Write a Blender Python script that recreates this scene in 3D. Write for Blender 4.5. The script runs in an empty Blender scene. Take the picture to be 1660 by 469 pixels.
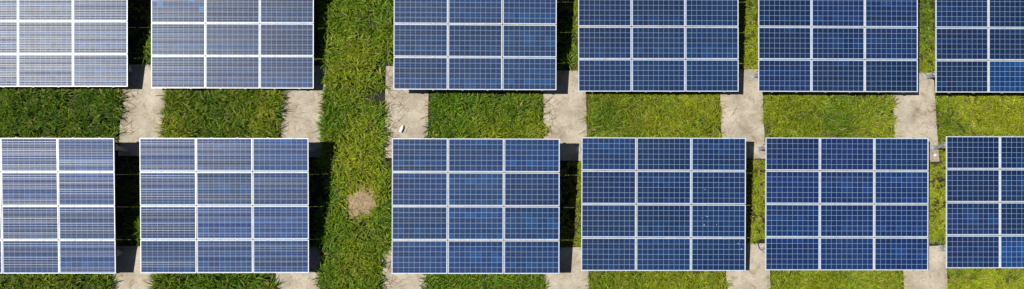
import bpy, bmesh, math, random
import numpy as np
from mathutils import Matrix, Vector

random.seed(7)
rng = np.random.default_rng(11)
S = bpy.context.scene
C = S.collection

# ------------------------------------------------------------------ camera
cam = bpy.data.cameras.new('camera')
cam.sensor_fit = 'HORIZONTAL'
cam.sensor_width = 36.0
cam.lens = 36.0 * 1300.0 / 1660.0
cam.clip_end = 3000
co = bpy.data.objects.new('camera', cam)
C.objects.link(co)
R = [[0.99983686, -0.00140442, -0.01800762],
     [-0.00084512, 0.99224321, -0.12430891],
     [0.01804252, 0.12430385, 0.99208015]]
co.matrix_world = Matrix((R[0] + [0], R[1] + [0], R[2] + [24.904], [0, 0, 0, 1]))
S.camera = co

# ------------------------------------------------------------------ light
SUN_X, SUN_Y = 0.593, 0.010            # metres a shadow runs per metre of height (towards +x, +y)
to_sun = Vector((-SUN_X, -SUN_Y, 1)).normalized()
elev = math.asin(to_sun.z)
W = bpy.data.worlds.new('World')
S.world = W
W.use_nodes = True
nt = W.node_tree
bg = nt.nodes['Background']
sky = nt.nodes.new('ShaderNodeTexSky')
sky.sky_type = 'NISHITA'
sky.sun_disc = False
sky.altitude = 600
sky.air_density = 0.6
sky.dust_density = 0.4
sky.sun_elevation = elev
sky.sun_rotation = math.atan2(to_sun.x, to_sun.y)
nt.links.new(sky.outputs[0], bg.inputs[0])
bg.inputs[1].default_value = 0.05
sl = bpy.data.lights.new('sun', 'SUN')
sl.energy = 5.0
sl.angle = math.radians(0.53)
sl.color = (1.0, 0.965, 0.90)
so = bpy.data.objects.new('sun', sl)
C.objects.link(so)
so.rotation_euler = to_sun.to_track_quat('Z', 'Y').to_euler()
so.location = (-20, 0, 40)
S.view_settings.view_transform = 'Standard'
S.view_settings.look = 'None'
S.view_settings.exposure = 0.35
S.view_settings.gamma = 1.0
S.view_settings.use_curve_mapping = False

# ------------------------------------------------------------------ helpers
def node_mat(name):
    m = bpy.data.materials.new(name)
    m.use_nodes = True
    return m, m.node_tree, m.node_tree.nodes['Principled BSDF']

def N(t, kind, **kw):
    n = t.nodes.new(kind)
    for k, v in kw.items():
        if k.startswith('i_'):
            n.inputs[k[2:].replace('_', ' ')].default_value = v
        else:
            setattr(n, k, v)
    return n

def ramp(t, src, stops):
    r = t.nodes.new('ShaderNodeValToRGB')
    e = r.color_ramp.elements
    while len(e) < len(stops):
        e.new(0.5)
    for el, (p, c) in zip(e, stops):
        el.position = p
        el.color = (*c, 1) if len(c) == 3 else c
    t.links.new(src, r.inputs[0])
    return r

def mix(t, a, b, fac, mode='MIX'):
    m = t.nodes.new('ShaderNodeMix')
    m.data_type = 'RGBA'
    m.blend_type = mode
    for sock, v in ((m.inputs[0], fac), (m.inputs[6], a), (m.inputs[7], b)):
        if hasattr(v, 'is_linked'):
            t.links.new(v, sock)
        elif isinstance(v, (int, float)):
            sock.default_value = v
        else:
            sock.default_value = (*v, 1)
    return m.outputs[2]

def math_n(t, op, a, b):
    m = t.nodes.new('ShaderNodeMath')
    m.operation = op
    for i, v in enumerate((a, b)):
        if hasattr(v, 'is_linked'):
            t.links.new(v, m.inputs[i])
        else:
            m.inputs[i].default_value = v
    return m.outputs[0]

def link(name, mesh, parent=None, loc=(0, 0, 0)):
    o = bpy.data.objects.new(name, mesh)
    C.objects.link(o)
    o.location = loc
    if parent:
        o.parent = parent
    return o

def tag(o, label, cat, group=None):
    o['label'] = label
    o['category'] = cat
    if group:
        o['group'] = group
    return o

def empty(name, loc, rz=0.0):
    o = bpy.data.objects.new(name, None)
    C.objects.link(o)
    o.location = loc
    o.rotation_euler = (0, 0, rz)
    o.empty_display_size = 0.3
    return o

def box(bm, x0, x1, y0, y1, z0, z1, mat=0):
    vs = [bm.verts.new((x, y, z)) for z in (z0, z1) for y in (y0, y1) for x in (x0, x1)]
    for f in ((0, 2, 3, 1), (4, 5, 7, 6), (0, 1, 5, 4), (2, 6, 7, 3), (0, 4, 6, 2), (1, 3, 7, 5)):
        bm.faces.new([vs[i] for i in f]).material_index = mat
    return vs

def done(bm, name, mats, bevel=0.0):
    if bevel:
        bmesh.ops.bevel(bm, geom=bm.edges[:], offset=bevel, segments=1, affect='EDGES')
    bm.normal_update()
    me = bpy.data.meshes.new(name)
    bm.to_mesh(me)
    bm.free()
    for m in mats:
        me.materials.append(m)
    return me

def np_mesh(name, verts, faces_flat, loop_starts, mats, colors=None):
    me = bpy.data.meshes.new(name)
    nv, nl, nf = len(verts), len(faces_flat), len(loop_starts)
    me.vertices.add(nv)
    me.vertices.foreach_set('co', np.asarray(verts, np.float32).ravel())
    me.loops.add(nl)
    me.loops.foreach_set('vertex_index', np.asarray(faces_flat, np.int32))
    me.polygons.add(nf)
    me.polygons.foreach_set('loop_start', np.asarray(loop_starts, np.int32))
    if colors is not None:
        a = me.color_attributes.new('tint', 'FLOAT_COLOR', 'POINT')
        a.data.foreach_set('color', np.asarray(colors, np.float32).ravel())
    me.update(calc_edges=True)
    for m in mats:
        me.materials.append(m)
    return me

_lat = rng.random((64, 64))
def vnoise(x, y, s):
    x = np.asarray(x) / s + 31.7
    y = np.asarray(y) / s + 17.3
    xi, yi = np.floor(x).astype(int), np.floor(y).astype(int)
    fx, fy = x - xi, y - yi
    fx, fy = fx * fx * (3 - 2 * fx), fy * fy * (3 - 2 * fy)
    g = lambda i, j: _lat[i % 64, j % 64]
    return (g(xi, yi) * (1 - fx) + g(xi + 1, yi) * fx) * (1 - fy) + (g(xi, yi + 1) * (1 - fx) + g(xi + 1, yi + 1) * fx) * fy

# ------------------------------------------------------------------ materials
# ground soil with thatch
m_soil, t, b = node_mat('soil')
n1 = N(t, 'ShaderNodeTexNoise', i_Scale=1.3, i_Detail=8.0)
n2 = N(t, 'ShaderNodeTexNoise', i_Scale=30.0, i_Detail=6.0)
g = N(t, 'ShaderNodeNewGeometry')
for n in (n1, n2):
    t.links.new(g.outputs['Position'], n.inputs['Vector'])
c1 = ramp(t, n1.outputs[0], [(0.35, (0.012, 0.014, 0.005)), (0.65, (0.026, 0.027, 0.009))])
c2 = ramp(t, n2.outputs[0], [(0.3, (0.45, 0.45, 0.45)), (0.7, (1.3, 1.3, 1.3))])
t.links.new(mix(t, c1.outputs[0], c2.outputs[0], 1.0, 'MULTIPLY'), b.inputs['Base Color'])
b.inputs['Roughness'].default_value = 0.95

# dry bare earth
m_bare, t, b = node_mat('bare_earth')
g = N(t, 'ShaderNodeNewGeometry')
n1 = N(t, 'ShaderNodeTexNoise', i_Scale=9.0, i_Detail=10.0, i_Roughness=0.7)
n2 = N(t, 'ShaderNodeTexVoronoi', i_Scale=26.0)
for n in (n1, n2):
    t.links.new(g.outputs['Position'], n.inputs['Vector'])
c1 = ramp(t, n1.outputs[0], [(0.3, (0.21, 0.155, 0.085)), (0.55, (0.33, 0.235, 0.14)), (0.75, (0.42, 0.33, 0.20))])
c2 = ramp(t, n2.outputs[0], [(0.0, (1.1, 1.1, 1.1)), (0.8, (0.75, 0.75, 0.75))])
t.links.new(mix(t, c1.outputs[0], c2.outputs[0], 1.0, 'MULTIPLY'), b.inputs['Base Color'])
b.inputs['Roughness'].default_value = 0.95
bp = N(t, 'ShaderNodeBump', i_Strength=0.5, i_Distance=0.015)
t.links.new(n1.outputs[0], bp.inputs['Height'])
t.links.new(bp.outputs[0], b.inputs['Normal'])

# weathered concrete
m_conc, t, b = node_mat('weathered_concrete')
g = N(t, 'ShaderNodeNewGeometry')
na = N(t, 'ShaderNodeTexNoise', i_Scale=1.6, i_Detail=9.0, i_Roughness=0.62)
nb = N(t, 'ShaderNodeTexNoise', i_Scale=14.0, i_Detail=8.0, i_Roughness=0.7)
nc = N(t, 'ShaderNodeTexNoise', i_Scale=3.7, i_Detail=5.0, i_Distortion=1.2)
vr = N(t, 'ShaderNodeTexVoronoi', i_Scale=1.5, feature='DISTANCE_TO_EDGE')
ns = N(t, 'ShaderNodeTexNoise', i_Scale=60.0, i_Detail=2.0)
wv = N(t, 'ShaderNodeVectorMath', operation='ADD')
sc = N(t, 'ShaderNodeVectorMath', operation='SCALE')
sc.inputs['Scale'].default_value = 0.5
t.links.new(nc.outputs['Color'], sc.inputs[0])
t.links.new(g.outputs['Position'], wv.inputs[0])
t.links.new(sc.outputs[0], wv.inputs[1])
for n in (na, nb, nc, ns):
    t.links.new(g.outputs['Position'], n.inputs['Vector'])
t.links.new(wv.outputs[0], vr.inputs['Vector'])
c1 = ramp(t, na.outputs[0], [(0.30, (0.24, 0.205, 0.152)), (0.50, (0.36, 0.315, 0.245)), (0.70, (0.46, 0.415, 0.335))])
c2 = ramp(t, nb.outputs[0], [(0.30, (0.76, 0.73, 0.69)), (0.55, (1.0, 1.0, 1.0)), (0.75, (1.10, 1.10, 1.10))])
c3 = ramp(t, nc.outputs[0], [(0.56, (1, 1, 1)), (0.74, (0.72, 0.58, 0.42))])
c4 = ramp(t, vr.outputs[0], [(0.0, (0.62, 0.58, 0.52)), (0.012, (1, 1, 1))])
c5 = ramp(t, ns.outputs[0], [(0.66, (1, 1, 1)), (0.78, (0.62, 0.58, 0.5))])
x = mix(t, c1.outputs[0], c2.outputs[0], 1.0, 'MULTIPLY')
x = mix(t, x, c3.outputs[0], 1.0, 'MULTIPLY')
x = mix(t, x, c4.outputs[0], 0.22, 'MULTIPLY')
x = mix(t, x, c5.outputs[0], 0.7, 'MULTIPLY')
t.links.new(x, b.inputs['Base Color'])
b.inputs['Roughness'].default_value = 0.9
bp = N(t, 'ShaderNodeBump', i_Strength=0.35, i_Distance=0.01)
t.links.new(nb.outputs[0], bp.inputs['Height'])
t.links.new(bp.outputs[0], b.inputs['Normal'])

# white anodised aluminium frame
m_frame, t, b = node_mat('anodised_aluminium')
oi = N(t, 'ShaderNodeObjectInfo')
g = N(t, 'ShaderNodeNewGeometry')
n1 = N(t, 'ShaderNodeTexNoise', i_Scale=6.0, i_Detail=6.0)
t.links.new(g.outputs['Position'], n1.inputs['Vector'])
c1 = ramp(t, n1.outputs[0], [(0.3, (0.54, 0.535, 0.52)), (0.6, (0.66, 0.66, 0.655))])
t.links.new(c1.outputs[0], b.inputs['Base Color'])
b.inputs['Metallic'].default_value = 0.15
b.inputs['Roughness'].default_value = 0.45

m_back, t, b = node_mat('white_backsheet')
b.inputs['Base Color'].default_value = (0.27, 0.39, 0.58, 1)
b.inputs['Roughness'].default_value = 0.6
b.inputs['Coat Weight'].default_value = 0.3
b.inputs['Coat IOR'].default_value = 1.22
b.inputs['Coat Roughness'].default_value = 0.34

# polycrystalline cells under textured glass
m_cell, t, b = node_mat('silicon_cell')
oi = N(t, 'ShaderNodeObjectInfo')
va = N(t, 'ShaderNodeVertexColor', layer_name='cell')
sp = N(t, 'ShaderNodeSeparateColor')
t.links.new(va.outputs[0], sp.inputs[0])
g = N(t, 'ShaderNodeNewGeometry')
vo = N(t, 'ShaderNodeTexVoronoi', i_Scale=55.0)
t.links.new(g.outputs['Position'], vo.inputs['Vector'])
cr = ramp(t, vo.outputs['Color'], [(0.0, (0.80, 0.82, 0.85)), (1.0, (1.2, 1.18, 1.15))])
dn = N(t, 'ShaderNodeTexNoise', i_Scale=0.8, i_Detail=4.0)
t.links.new(g.outputs['Position'], dn.inputs['Vector'])
base = ramp(t, sp.outputs[0], [(0.0, (0.004, 0.016, 0.062)), (0.5, (0.005, 0.025, 0.094)), (0.9, (0.006, 0.042, 0.145)), (1.0, (0.012, 0.095, 0.300))])
x = mix(t, base.outputs[0], oi.outputs['Color'], 1.0, 'MULTIPLY')
x = mix(t, x, cr.outputs[0], 1.0, 'MULTIPLY')
dr = ramp(t, dn.outputs[0], [(0.35, (0, 0, 0)), (0.75, (0.018, 0.018, 0.018))])
x = mix(t, x, (0.35, 0.36, 0.38), dr.outputs[0])
t.links.new(x, b.inputs['Base Color'])
b.inputs['Roughness'].default_value = 0.5
b.inputs['Specular IOR Level'].default_value = 0.08
t.links.new(math_n(t, 'MULTIPLY', sp.outputs[1], 0.19), b.inputs['Coat Weight'])
b.inputs['Coat IOR'].default_value = 1.22                # anti-reflective solar glass
cro = math_n(t, 'MULTIPLY_ADD', sp.outputs[2], 0.10)
cro.node.inputs[2].default_value = 0.31
t.links.new(cro, b.inputs['Coat Roughness'])

# tinned busbars: matt silver
m_bus, t, b = node_mat('tinned_busbar')
b.inputs['Base Color'].default_value = (0.16, 0.163, 0.16, 1)
b.inputs['Metallic'].default_value = 1.0
b.inputs['Roughness'].default_value = 0.40

m_steel, t, b = node_mat('galvanised_steel')
g = N(t, 'ShaderNodeNewGeometry')
n1 = N(t, 'ShaderNodeTexNoise', i_Scale=22.0, i_Detail=5.0)
t.links.new(g.outputs['Position'], n1.inputs['Vector'])
c1 = ramp(t, n1.outputs[0], [(0.3, (0.24, 0.25, 0.26)), (0.7, (0.42, 0.42, 0.42))])
t.links.new(c1.outputs[0], b.inputs['Base Color'])
b.inputs['Metallic'].default_value = 0.35
b.inputs['Roughness'].default_value = 0.55

m_white, t, b = node_mat('white_plastic')
b.inputs['Base Color'].default_value = (0.82, 0.81, 0.78, 1)
b.inputs['Roughness'].default_value = 0.4
m_drop, t, b = node_mat('dried_dropping')
b.inputs['Base Color'].default_value = (0.45, 0.46, 0.46, 1)
b.inputs['Roughness'].default_value = 0.9
m_rubber, t, b = node_mat('black_rubber')
b.inputs['Base Color'].default_value = (0.02, 0.02, 0.02, 1)
b.inputs['Roughness'].default_value = 0.6

def blade_mat(name, transl):
    m, t, b = node_mat(name)
    va = N(t, 'ShaderNodeVertexColor', layer_name='tint')
    tr = N(t, 'ShaderNodeBsdfTranslucent')
    mx = N(t, 'ShaderNodeMixShader')
    mx.inputs[0].default_value = transl
    t.links.new(va.outputs[0], b.inputs['Base Color'])
    t.links.new(va.outputs[0], tr.inputs['Color'])
    b.inputs['Roughness'].default_value = 0.55
    b.inputs['Specular IOR Level'].default_value = 0.22
    t.links.new(b.outputs[0], mx.inputs[1])
    t.links.new(tr.outputs[0], mx.inputs[2])
    t.links.new(mx.outputs[0], t.nodes['Material Output'].inputs[0])
    return m
m_grass = blade_mat('grass_blade', 0.15)
m_straw = blade_mat('dry_straw', 0.1)

# ------------------------------------------------------------------ the arrays: data
PX, PY = 1.67, 1.012
PW, PH = 1.65, 0.992
TILT = 0.12213
NROW = 4
ARR = [  # x, y, z of the middle of the panel plane, rotation about z, extra tilt
    (-13.8865, 6.8343, 0.6839, 0.0035, 0.0), (-8.1995, 6.8142, 0.6057, 0.0009, 0.0),
    (-0.6883, 6.7240, 0.9373, -0.0016, 0.0), (4.9882, 6.7192, 0.7553, 0.0022, 0.0),
    (10.5801, 6.7117, 0.8164, -0.0004, 0.0), (16.1279, 6.7030, 0.8341, 0.0005, 0.0),
    (-13.8663, 1.1623, 0.8193, -0.0002, 0.032), (-8.1345, 1.1702, 0.8116, 0.0004, 0.022),
    (-0.6439, 1.1478, 0.9527, -0.0015, 0.0), (5.0326, 1.2198, 0.6788, -0.0026, 0.0),
    (10.6356, 1.2270, 0.6569, -0.0020, 0.0), (16.1964, 1.2842, 0.6330, 0.0, 0.0)]
ARR_LABEL = [
    'solar array in the top left corner, its panels washed pale by glare',
    'pale striped solar array above the middle left grass bed, a few single cells bluer',
    'steel blue solar array at the top, first one right of the wide grass lane',
    'top row solar array between two pads, second to the right of the grass lane',
    'dark navy solar array in the top row, second from the right edge',
    'solar array in the top right corner, one brighter blue panel at its lower edge',
    'striped greyish blue solar array in the bottom left corner',
    'bottom row solar array just left of the grass lane and the bare earth patch',
    'bottom row solar array just right of the bare earth patch in the lane',
    'bottom row solar array with white bird droppings on its right hand panels',
    'clean even blue solar array in the bottom row, second from the right edge',
    'solar array in the bottom right corner, the right frame edge cutting it']
PADX = [-11.074, -6.086, -2.858, 2.124, 7.738, 13.255]
PADW, PADL = 1.354, 2.89
PADY_UP = [(5.64, 2.75), (5.62, 2.72), (5.61, 2.70), (5.49, 2.62), (5.55, 2.69), (5.46, 2.60)]
PADY_LO = [(-0.02, -2.91), (-0.05, -2.94), (-0.05, -2.94), (-0.07, -2.96), (0.04, -2.85), (-0.04, -2.93)]

# ------------------------------------------------------------------ setting
def sheet(name, half, z, m, cuts=1):
    bm = bmesh.new()
    vs = [bm.verts.new((x * half, y * half, z)) for x, y in ((-1, -1), (1, -1), (1, 1), (-1, 1))]
    bm.faces.new(vs)
    o = link(name, done(bm, name, [m]))
    o['kind'] = 'structure'
    return o
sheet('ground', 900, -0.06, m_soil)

# bare earth patch in the lane: a low ragged mound
bm = bmesh.new()
cx, cy = -4.24, 1.36
rings = []
for k, (rr, zz) in enumerate(((0.10, 0.0), (0.24, -0.006), (0.38, -0.022), (0.52, -0.045), (0.66, -0.066))):
    ring = []
    for i in range(40):
        a = i / 40 * 2 * math.pi
        w = 1 + 0.09 * math.sin(2 * a + 0.8) + 0.06 * math.sin(5 * a) + random.uniform(-0.05, 0.05)
        ring.append(bm.verts.new((cx + rr * w * math.cos(a), cy + rr * w * math.sin(a) * 0.98, zz + random.uniform(-0.002, 0.002))))
    rings.append(ring)
c0 = bm.verts.new((cx, cy, 0.004))
for i in range(40):
    bm.faces.new((c0, rings[0][i], rings[0][(i + 1) % 40]))
    for a, b_ in zip(rings, rings[1:]):
        bm.faces.new((a[i], b_[i], b_[(i + 1) % 40], a[(i + 1) % 40]))
o = link('bare_earth_patch', done(bm, 'bare_earth_patch', [m_bare]))
o['kind'] = 'structure'

PAD_LABEL_UP = [
    'upper concrete pad between the two left arrays, brown stains along its left edge',
    'upper concrete pad left of the lane, a dark grass tuft fanning over its left edge',
    'upper concrete pad with a white bottle and brown straw right of the lane',
    'upper concrete pad between the first two arrays right of the lane',
    'upper concrete pad with a square grey foot plate near its right edge',
    'upper concrete pad nearest the right edge of the picture, steel posts on it']
PAD_LABEL_LO = [
    'lower concrete pad at the bottom left, half in black shadow',
    'lower concrete pad left of the lane, cut by the bottom edge',
    'lower concrete pad right of the lane, a small white cap on it',
    'lower concrete pad right of the bottom array beside the bare earth patch',
    'lower concrete pad with a black cable lying near its right edge',
    'lower concrete pad nearest the bottom right corner']
def make_pad(x, y1, y0, label):
    nx, ny = 14, 28
    bm = bmesh.new()
    grid = [[None] * (ny + 1) for _ in range(nx + 1)]
    for i in range(nx + 1):
        for j in range(ny + 1):
            px, py = -PADW / 2 + PADW * i / nx, y0 - (y0 + y1) / 2 + (y1 - y0) * j / ny
            e = 0.0
            if i in (0, nx): px += random.uniform(-0.006, 0.006)
            if j in (0, ny): py += random.uniform(-0.006, 0.006)
            if i in (0, nx) or j in (0, ny): e = -random.uniform(0.004, 0.016)
            grid[i][j] = bm.verts.new((px, py, e + random.uniform(-0.002, 0.002)))
    for i in range(nx):
        for j in range(ny):
            bm.faces.new((grid[i][j], grid[i + 1][j], grid[i + 1][j + 1], grid[i][j + 1]))
    border = [e for e in bm.edges if len(e.link_faces) == 1]
    r = bmesh.ops.extrude_edge_only(bm, edges=border)
    for v in r['geom']:
        if isinstance(v, bmesh.types.BMVert):
            v.co.z = -0.14
    o = link('concrete_pad', done(bm, 'concrete_pad', [m_conc]), None, (x, (y0 + y1) / 2, 0))
    tag(o, label, 'concrete pad', 'concrete pads under the array posts')
for i, x in enumerate(PADX):
    make_pad(x, *PADY_UP[i], PAD_LABEL_UP[i])
    make_pad(x, *PADY_LO[i], PAD_LABEL_LO[i])

# ------------------------------------------------------------------ panel meshes
def frame_mesh():
    bm = bmesh.new()
    w, h, lip, d = PW / 2, PH / 2, 0.0145, 0.040
    box(bm, -w, w, h - lip, h, -d, 0.003)
    box(bm, -w, w, -h, -h + lip, -d, 0.003)
    box(bm, -w, -w + lip, -h + lip, h - lip, -d, 0.003)
    box(bm, w - lip, w, -h + lip, h - lip, -d, 0.003)
    return done(bm, 'frame', [m_frame])
def laminate_mesh():
    bm = bmesh.new()
    w, h = PW / 2 - 0.015, PH / 2 - 0.015
    box(bm, -w, w, -h, h, -0.012, -0.006)
    return done(bm, 'laminate', [m_back])
CELL, CELLX = 0.157, 0.1596
def cells_mesh(dull=(), pale=1.0):
    bm = bmesh.new()
    cl = bm.loops.layers.color.new('cell')
    for r in range(6):
        rowb = random.uniform(0.3, 0.7)
        rowg = random.uniform(0.65, 1.0)
        for c in range(10):
            x, y = (c - 4.5) * CELLX, (r - 2.5) * CELL
            s, sxx = CELL / 2 - 0.0030, CELLX / 2 - 0.0030
            f = bm.faces.new([bm.verts.new((x + sx * sxx, y + sy * s, -0.004)) for sx, sy in ((-1, -1), (1, -1), (1, 1), (-1, 1))])
            tone = min(0.88, max(0, rowb + random.uniform(-0.22, 0.22)))
            gl = rowg * random.uniform(0.85, 1.0) * pale
            ro = random.random()
            if (c, r) in dull:
                tone, gl, ro = 1.0, 0.0, 0.9
            for l in f.loops:
                l[cl] = (tone, gl, ro, 1)
    for r in range(6):
        rowa = random.gauss(0, 0.032)
        for k in (-1, 0, 1):
            y = (r - 2.5) * CELL + k * 0.052
            a = rowa + random.gauss(0, 0.028)                       # ribbons never lie quite flat
            h = 0.0020
            vs = [bm.verts.new((sx * 0.800, y + sy * h, -0.002 + sy * h * math.tan(a))) for sx, sy in ((-1, -1), (1, -1), (1, 1), (-1, 1))]
            f = bm.faces.new(vs)
            f.material_index = 1
            for l in f.loops:
                l[cl] = (0, 0, 0, 1)
    return done(bm, 'cells', [m_cell, m_bus])
F_ME, L_ME = frame_mesh(), laminate_mesh()
CELLS = [cells_mesh() for _ in range(8)]
SPECIAL = {(1, 0, 3): cells_mesh({(0, 5), (0, 4), (5, 1), (9, 3), (4, 0), (7, 0), (2, 4)}),
           (1, 0, 2): cells_mesh({(9, 5), (8, 5), (7, 4), (0, 4), (1, 3), (9, 2)}),
           (1, 1, 3): cells_mesh({(6, 1), (2, 0)})}
HUE = [(1, 1, 1), (1, 1.05, 1), (1.5, 1.35, 1.15), (1.1, 1.1, 1.0), (1.0, 0.92, 0.9), (1.1, 0.9, 0.85),  # cell tint per array; pale haze on the centre arrays is painted into it
       (1.1, 1.25, 1.35), (1.1, 1.3, 1.35), (1.1, 1.35, 1.3), (0.9, 1.05, 1.05), (0.9, 0.95, 1.1), (1.05, 0.85, 0.85)]
TINT = {(5, 1, 0): (1.0, 1.7, 1.7), (11, 1, 0): (1.0, 1.75, 1.75), (7, 0, 0): (0.9, 1.25, 1.2), (10, 2, 3): (0.95, 1.1, 1.1)}

def clamp_mesh():
    bm = bmesh.new()
    for k in range(NROW + 1):
        y = (k - NROW / 2) * PY
        for c in range(3):
            for q in (-0.232, 0.232):
                x = (c - 1) * PX + q * PW
                if 0 < k < NROW:
                    box(bm, x - 0.026, x + 0.026, y - 0.022, y + 0.022, 0.0045, 0.010)
                    box(bm, x - 0.020, x + 0.020, y - 0.0085, y + 0.0085, -0.05, 0.0045)
                    box(bm, x - 0.007, x + 0.007, y - 0.007, y + 0.007, 0.010, 0.016)
                else:
                    s = 1 if k else -1
                    ye = y - s * 0.010
                    box(bm, x - 0.022, x + 0.022, min(ye - s * 0.012, ye + s * 0.016), max(ye - s * 0.012, ye + s * 0.016), 0.0045, 0.009)
                    box(bm, x - 0.022, x + 0.022, min(ye + s * 0.003, ye + s * 0.016), max(ye + s * 0.003, ye + s * 0.016), -0.05, 0.0045)
    return done(bm, 'clamps', [m_steel])
CL_ME = clamp_mesh()
bm = bmesh.new()
L2 = NROW * PY / 2 + 0.015
box(bm, -0.02, 0.02, -L2, L2, -0.082, -0.042)
RAIL_ME = done(bm, 'rail', [m_steel])
bm = bmesh.new()
box(bm, -2.52, 2.52, -0.035, 0.035, -0.165, -0.083)
BEAM_ME = done(bm, 'beam', [m_steel], 0.004)
POST_B = (1.74, -1.43)

def splat(rad):
    bm = bmesh.new()
    c = bm.verts.new((0, 0, 0.004))
    ring = []
    for i in range(12):
        a = i / 12 * 2 * math.pi
        r = rad * random.uniform(0.55, 1.25)
        ring.append(bm.verts.new((r * math.cos(a), r * math.sin(a), 0.0005)))
    for i in range(12):
        bm.faces.new((c, ring[i], ring[(i + 1) % 12]))
    return done(bm, 'bird_dropping', [m_drop])
DROPS = {(9, 2, 1): [(-0.35, 0.14, 0.022), (-0.50, 0.10, 0.016), (-0.44, -0.12, 0.028), (-0.06, -0.10, 0.018)],
         (9, 2, 0): [(0.60, 0.33, 0.020), (0.70, 0.16, 0.026)],
         (9, 1, 2): [(-0.18, 0.05, 0.012)], (9, 2, 2): [(-0.42, -0.06, 0.018)]}

for ti, (x, y, z, rz, dt) in enumerate(ARR):
    T = TILT + dt
    a = empty('solar_array', (x, y, 0), rz)
    tag(a, ARR_LABEL[ti], 'solar array', 'solar arrays standing in two rows')
    ct, st = math.cos(T), math.sin(T)
    def at(u, v, w):                                         # on the tilted plane -> local to the array
        return (u, v * ct - w * st, z + v * st + w * ct)
    for c in range(3):
        for r in range(NROW):
            loc = at((c - 1) * PX, (r - NROW / 2 + 0.5) * PY, 0)
            p = link('solar_panel', L_ME, a, loc)
            p.rotation_euler = (T + random.gauss(0, 0.0016), random.gauss(0, 0.0016), random.gauss(0, 0.0007))
            link('frame', F_ME, p)
            ce = link('cell_grid', SPECIAL.get((ti, c, r), CELLS[random.randrange(8)]), p)
            k = random.uniform(0.80, 1.20)
            hue = HUE[ti]
            tn = TINT.get((ti, c, r), (k * hue[0] * random.uniform(0.9, 1.1), k * hue[1] * random.uniform(0.93, 1.07), k * hue[2]))
            ce.color = (*tn, 1)
            ce['kind'] = 'stuff'
            for dx, dy, rad in DROPS.get((ti, c, r), ()):
                link('bird_dropping', splat(rad * 0.7), p, (dx, dy, 0.001))
    cl = link('clamps', CL_ME, a, at(0, 0, 0))
    cl.rotation_euler = (T, 0, 0)
    cl['kind'] = 'stuff'
    for c in range(3):
        for q in (-0.232, 0.232):
            ra = link('rail', RAIL_ME, a, at((c - 1) * PX + q * PW, 0, 0))
            ra.rotation_euler = (T, 0, 0)
    for bv in POST_B:
        be = link('beam', BEAM_ME, a, at(0, bv, 0))
        be.rotation_euler = (T, 0, 0)
        top = z + bv * st - 0.166 * ct - 0.006
        yy = bv * ct + 0.166 * st
        for s in (-1, 1):
            bm = bmesh.new()
            box(bm, -0.045, 0.045, -0.055, 0.055, 0.012, top)
            po = link('post', done(bm, 'post', [m_steel], 0.004), a, (s * 2.40, yy, 0))
            bm = bmesh.new()
            box(bm, -0.095, 0.095, -0.095, 0.095, 0.001, 0.012)
            for bx in (-0.07, 0.07):
                for by in (-0.07, 0.07):
                    box(bm, bx - 0.012, bx + 0.012, by - 0.012, by + 0.012, 0.012, 0.03)
            link('base_plate', done(bm, 'base_plate', [m_steel]), po)
            for q in (-0.075, 0.075):
                bm = bmesh.new()
                box(bm, -0.075, 0.075, q - 0.015, q + 0.015, top - 0.10, top + 0.03)
                link('bracket', done(bm, 'bracket', [m_steel]), po)

# ------------------------------------------------------------------ small things on the pads
def lathe(bm, prof, n=14, axis='Y'):
    rows = []
    for r, h in prof:
        row = []
        for i in range(n):
            a = i / n * 2 * math.pi
            row.append(bm.verts.new((r * math.cos(a), h, r * math.sin(a)) if axis == 'Y' else (r * math.cos(a), r * math.sin(a), h)))
        rows.append(row)
    for r0, r1 in zip(rows, rows[1:]):
        for i in range(n):
            bm.faces.new((r0[i], r0[(i + 1) % n], r1[(i + 1) % n], r1[i]))
    bm.faces.new(rows[0])
    bm.faces.new(rows[-1])

bt = empty('bottle', (-3.0, 3.60, 0.050), math.radians(-22))
tag(bt, 'white plastic bottle lying on the concrete pad right of the lane', 'bottle')
bm = bmesh.new()
lathe(bm, [(0.042, -0.11), (0.050, -0.10), (0.050, 0.045), (0.043, 0.072), (0.024, 0.088), (0.022, 0.094)])
bmesh.ops.recalc_face_normals(bm, faces=bm.faces[:])
link('body', done(bm, 'body', [m_white]), bt)
bm = bmesh.new()
lathe(bm, [(0.026, 0.096), (0.027, 0.098), (0.027, 0.118), (0.024, 0.121)])
bmesh.ops.recalc_face_normals(bm, faces=bm.faces[:])
link('cap', done(bm, 'cap', [m_white]), bt)

bm = bmesh.new()
lathe(bm, [(0.036, 0.0), (0.036, 0.04), (0.030, 0.048)], 14, 'Z')
bmesh.ops.recalc_face_normals(bm, faces=bm.faces[:])
cap_me = done(bm, 'pipe_cap', [m_white])
tag(link('pipe_cap', cap_me, None, (-3.43, -0.20, 0)), 'small round white cap on the lower pad beside the lane', 'cap', 'small white caps on the pads')
tag(link('pipe_cap', cap_me, None, (13.79, 2.80, 0)), 'small round white cap on the upper right pad near a grey post', 'cap', 'small white caps on the pads')

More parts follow.
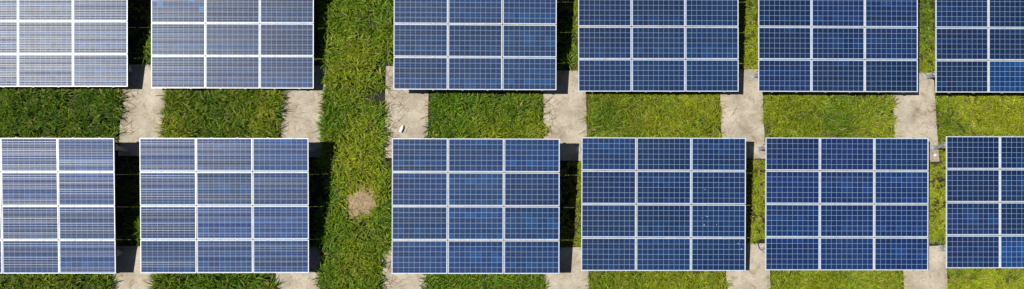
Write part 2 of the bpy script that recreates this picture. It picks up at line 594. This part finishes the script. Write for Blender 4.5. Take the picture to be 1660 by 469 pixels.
# black cable looping from the array down on to the pad
bm = bmesh.new()
pts = [Vector(p) for p in ((8.30, 0.12, 0.30), (8.17, 0.16, 0.12), (8.10, 0.10, 0.03), (8.08, -0.02, 0.016), (8.14, -0.14, 0.016), (8.26, -0.20, 0.05), (8.30, -0.20, 0.25))]
fine = []
for i in range(len(pts) - 1):
    p0, p1, p2, p3 = pts[max(i - 1, 0)], pts[i], pts[i + 1], pts[min(i + 2, len(pts) - 1)]
    for k in range(5):
        u = k / 5
        fine.append(0.5 * ((2 * p1) + (p2 - p0) * u + (2 * p0 - 5 * p1 + 4 * p2 - p3) * u * u + (3 * p1 - p0 - 3 * p2 + p3) * u ** 3))
fine.append(pts[-1])
prev = None
for i, p in enumerate(fine):
    d = (fine[min(i + 1, len(fine) - 1)] - fine[max(i - 1, 0)]).normalized()
    s1 = d.cross(Vector((0.3, 0.5, 0.9))).normalized()
    s2 = d.cross(s1)
    ring = [bm.verts.new(p + 0.014 * (math.cos(q * math.pi / 3) * s1 + math.sin(q * math.pi / 3) * s2)) for q in range(6)]
    if prev:
        for q in range(6):
            bm.faces.new((prev[q], prev[(q + 1) % 6], ring[(q + 1) % 6], ring[q]))
    prev = ring
tag(link('cable', done(bm, 'cable', [m_rubber])), 'short black cable looping down on to the lower pad beside a post', 'cable')

# ------------------------------------------------------------------ grass
PADS = [(x - PADW / 2, x + PADW / 2, y0, y1) for x, (y1, y0) in list(zip(PADX, PADY_UP)) + list(zip(PADX, PADY_LO))]
def in_pads(x, y, m=0.0):
    r = np.zeros(len(x), bool)
    for x0, x1, y0, y1 in PADS:
        r |= (x > x0 + m) & (x < x1 - m) & (y > y0 + m) & (y < y1 - m)
    return r
def deep_under(x, y):
    r = np.zeros(len(x), bool)
    for ax, ay, az, _, _ in ARR:
        r |= (np.abs(x - ax) < 2.5 - 0.45) & (y > ay - 2.0 + 0.45) & (y < ay + 2.0 - 0.45)
    return r

def under_any(x, y):
    r = np.zeros(len(x), bool)
    for ax, ay, az, _, _ in ARR:
        r |= (np.abs(x - ax) < 2.6) & (np.abs(y - ay) < 2.1)
    return r
def between_arrays(x, y):
    inrow = ((y > -0.75) & (y < 3.1)) | (y > 4.95)
    return inrow & (((x > -11.8) & (x < -10.2)) | ((x > 1.5) & (x < 2.45)) | ((x > -6.0) & (x < -5.45)))

DARK = np.array((0.022, 0.060, 0.005))
MID = np.array((0.086, 0.194, 0.009))
YEL = np.array((0.238, 0.288, 0.010))
DRY = np.array((0.300, 0.235, 0.085))

def blades(bx, by, bz, az, L, lean, wid, col, tipcol):
    """one bent blade per entry: 2 quads and a tip, 7 vertices"""
    n = len(bx)
    dx, dy = np.cos(az), np.sin(az)
    sx, sy = -dy, dx
    V = np.zeros((n, 7, 3))
    tw = rng.normal(0, 0.5, n)
    for k, (s, wv) in enumerate(((0.0, 0.75), (0.38, 1.0), (0.74, 0.72))):
        out = L * np.sin(lean) * (0.55 * s + 0.45 * s * s)
        up = L * np.cos(lean) * (1.25 * s - 0.45 * s * s) - 0.10 * L * np.sin(lean) * s ** 3
        hw = wid * wv * 0.5
        px, py, pz = bx + dx * out, by + dy * out, bz + up
        V[:, 2 * k] = np.stack((px - sx * hw, py - sy * hw, pz - hw * tw), 1)
        V[:, 2 * k + 1] = np.stack((px + sx * hw, py + sy * hw, pz + hw * tw), 1)
    out = L * np.sin(lean)
    up = L * np.cos(lean) * 0.80 - 0.18 * L * np.sin(lean)
    V[:, 6] = np.stack((bx + dx * out, by + dy * out, bz + up), 1)
    V[:, :, 2] = np.maximum(V[:, :, 2], bz[:, None] + 0.004)
    base = (np.arange(n) * 7)[:, None]
    F = np.concatenate([base + np.array([[0, 1, 3, 2, 2, 3, 5, 4, 4, 5, 6]])], 1).ravel()
    LS = ((np.arange(n) * 11)[:, None] + np.array([[0, 4, 8]])).ravel()
    CO = np.ones((n, 7, 4))
    for i in range(7):
        f = (0.0, 0.0, 0.4, 0.4, 0.8, 0.8, 1.0)[i]
        CO[:, i, :3] = col * (1 - f) + tipcol * f
    return V.reshape(-1, 3), F, LS, CO.reshape(-1, 4)

def tall_field(x):
    return np.clip(1 / (1 + np.exp((x - 0.3) / 1.1)), 0, 1)   # 1 = rank grass at the left, 0 = short turf at the right

def yellow_field(x, y):
    v = 0.75 * vnoise(x, y, 1.5) + 0.35 * vnoise(x + 9, y, 0.55) - 0.10
    return np.clip(v * 1.25 - 0.42 + 0.50 * (1 - tall_field(x)) + 0.30 * np.exp(-((x + 4.6) / 0.8) ** 2), 0, 1)

def grow(nt_per_m2, box_, nb):
    x0, x1, y0, y1 = box_
    n = int(nt_per_m2 * (x1 - x0) * (y1 - y0))
    x, y = rng.uniform(x0, x1, n), rng.uniform(y0, y1, n)
    keep = ~in_pads(x, y, -0.045)
    u = rng.random(n)
    keep &= ~(between_arrays(x, y) & (rng.random(n) < 0.45))
    keep &= ~(deep_under(x, y) & (u > 0.12))
    pa = np.arctan2(y - 1.36, x + 4.24)
    pr = np.hypot(x + 4.24, y - 1.36)
    edge = 0.43 * (1 + 0.09 * np.sin(2 * pa + 0.8) + 0.06 * np.sin(5 * pa)) + np.abs(rng.normal(0, 0.19, n)) - 0.09
    keep &= pr > edge
    # thin, gappy places where the soil shows
    keep &= vnoise(x + 3, y + 5, 0.42) + 0.5 * rng.random(n) > 0.20 + 0.34 * tall_field(x) + 0.06 * (x < -6)
    x, y = x[keep], y[keep]
    tall = tall_field(x)
    yl = yellow_field(x, y) + 0.6 * np.exp(-((np.hypot(x + 4.24, y - 1.36) - 0.5) / 0.16) ** 2)
    # rank dark grass along the left edge of the bed below the first array right of the lane
    yl *= np.where((x > -2.3) & (x < 1.5), np.clip((x + 1.9) / 0.9, 0.05, 1.0), 1.0)
    yl = yl + 0.32 * np.exp(-((x - 0.1) / 1.1) ** 2 - ((y - 3.7) / 0.6) ** 2)
    size = (0.24 + 0.15 * tall) * (0.6 + 0.8 * vnoise(x, y + 40, 0.8)) * rng.uniform(0.7, 1.25, len(x))
    size *= np.clip((np.hypot(x + 4.24, y - 1.36) - 0.2) / 0.6, 0.35, 1.0)
    gap = between_arrays(x, y)
    size *= np.where(under_any(x, y), 0.5, 1.0) * np.where(gap, 0.42 / np.where(under_any(x, y), 0.8, 1.0), 1.0) * np.where(x < -6, 1.15, 1.0)
    # blades
    k = rng.integers(max(3, nb - 4), nb + 5, len(x))
    idx = np.repeat(np.arange(len(x)), k)
    m = len(idx)
    tx, ty, ts, tt, tyl = x[idx], y[idx], size[idx], tall[idx], yl[idx]
    bx = tx + rng.normal(0, 0.030, m)
    by = ty + rng.normal(0, 0.030, m)
    bz = np.full(m, -0.062)
    comb = 2 * np.pi * vnoise(tx + 20, ty, 1.1) * 2
    az = np.where(rng.random(m) < 0.55 - 0.25 * tt, comb + rng.normal(0, 0.4, m), rng.uniform(0, 2 * np.pi, m))
    L = np.minimum(ts * rng.uniform(0.5, 1.5, m), np.where(under_any(tx, ty), 0.27, 0.52))
    lean = np.clip(rng.normal(0.95, 0.36, m) - 0.05 * tt, 0.2, 1.45)
    wid = (0.012 + 0.008 * tt) * np.clip(rng.lognormal(0, 0.4, m), 0.45, 2.1)
    g = rng.random(m)[:, None]
    tuft_tone = rng.random(len(x))[idx][:, None]
    green = DARK + (MID - DARK) * np.clip(0.85 * g + 0.95 * tuft_tone - 0.35, 0, 1.45)
    green = green * np.where(tx < -5.9, 0.78, 1.0)[:, None]
    yy = np.clip(tyl + rng.normal(0, 0.20, m), 0, 1)[:, None]
    col = green * (1 - yy) + YEL * (0.55 + 0.75 * g) * yy
    dry = rng.random(m) < 0.04 + 0.06 * tyl
    col[dry] = DRY * rng.uniform(0.6, 1.1, (dry.sum(), 1))
    tip = col * np.array((1.25, 1.15, 1.0))
    return blades(bx, by, bz, az, L, lean, wid, col, tip)

parts = [grow(115, (-16.6, 17.6, -2.2, 8.4), 18)]
for bx_ in ((-22, -16.6, -4, 10), (17.6, 23, -4, 10), (-16.6, 17.6, 8.4, 11), (-16.6, 17.6, -4.5, -2.2)):
    parts.append(grow(60, bx_, 10))

def join(parts):
    V, F, LS, CO = [], [], [], []
    vo = lo = 0
    for v, f, l, c in parts:
        V.append(v); F.append(f + vo); LS.append(l + lo); CO.append(c)
        vo += len(v); lo += len(f)
    return np.concatenate(V), np.concatenate(F), np.concatenate(LS), np.concatenate(CO)
V, F, LS, CO = join(parts)
print('grass faces', len(LS))
o = link('grass', np_mesh('grass', V, F, LS, [m_grass], CO))
o['kind'] = 'stuff'
o['label'] = 'rank green and yellowish grass filling the lane and the beds'
o['category'] = 'grass'

# single big tufts that stand out
def big_tuft(x, y, n, L, az0, spread, label, yel=0.2, lean=0.9):
    az = az0 + rng.normal(0, spread, n)
    g = rng.random((n, 1))
    col = (DARK + (MID - DARK) * g) * (1 - yel) + YEL * yel * (0.6 + 0.6 * g)
    d = blades(rng.normal(0, 0.05, n), rng.normal(0, 0.05, n), np.full(n, 0.0), az, L * rng.uniform(0.55, 1.15, n),
               np.clip(rng.normal(lean, 0.25, n), 0.2, 1.4), 0.020 * rng.uniform(0.6, 1.3, n), col, col * 1.2)
    o = link('grass_tuft', np_mesh('grass_tuft', *d[:3], [m_grass], d[3]), None, (x, y, -0.06))
    tag(o, label, 'grass tuft', 'big grass tufts along the pads')
big_tuft(-6.98, 4.12, 70, 0.62, 0.0, 1.4, 'dark grass tuft fanning out over the left edge of the pad beside the lane', 0.1)
big_tuft(-11.05, 6.10, 60, 0.55, 0.2, 1.2, 'grass tuft catching sun in the dark gap between the two top left arrays', 0.25)
big_tuft(-10.85, 0.50, 60, 0.55, 2.6, 1.2, 'grass tuft in the dark gap between the two bottom left arrays', 0.3)
big_tuft(2.25, 5.78, 50, 0.45, 2.6, 1.3, 'grass tuft in the dark gap left of the second top array right of the lane', 0.3)

# dry straw scattered over the pads
def straw(n, xs, ys, name='straw'):
    x = rng.normal(xs[0], xs[1], n)
    y = rng.uniform(ys[0], ys[1], n)
    az = rng.normal(0.3, 0.9, n)
    col = np.array((0.17, 0.105, 0.055)) * rng.uniform(0.5, 1.6, (n, 1))
    return blades(x, y, np.full(n, 0.004), az, rng.uniform(0.12, 0.45, n), np.full(n, 1.50), rng.uniform(0.004, 0.010, n), col, col)
pt = [straw(110, (-3.30, 0.16), (3.0, 5.4)), straw(60, (-3.30, 0.14), (-1.6, -0.4)), straw(60, (-11.55, 0.16), (3.4, 4.9)),
      straw(26, (-6.5, 0.2), (3.0, 5.0)), straw(34, (1.65, 0.14), (3.4, 4.6)), straw(24, (13.5, 0.25), (3.0, 4.6)), straw(20, (7.5, 0.4), (3.0, 4.8))]
pa = rng.uniform(0, 2 * np.pi, 90)
pr = np.abs(rng.normal(0.28, 0.16, 90))
pcol = np.array((0.34, 0.26, 0.12)) * rng.uniform(0.4, 1.3, (90, 1))
pt.append(blades(-4.24 + pr * np.cos(pa), 1.36 + pr * np.sin(pa), np.full(90, 0.006), rng.uniform(0, 6.28, 90), rng.uniform(0.06, 0.2, 90),
                 np.full(90, 1.45), rng.uniform(0.006, 0.012, 90), pcol, pcol))
V, F, LS, CO = join(pt)
o = link('dry_straw', np_mesh('dry_straw', V, F, LS, [m_straw], CO))
o['kind'] = 'stuff'
o['label'] = 'brown dry grass stalks scattered on the concrete pads and the bare earth'
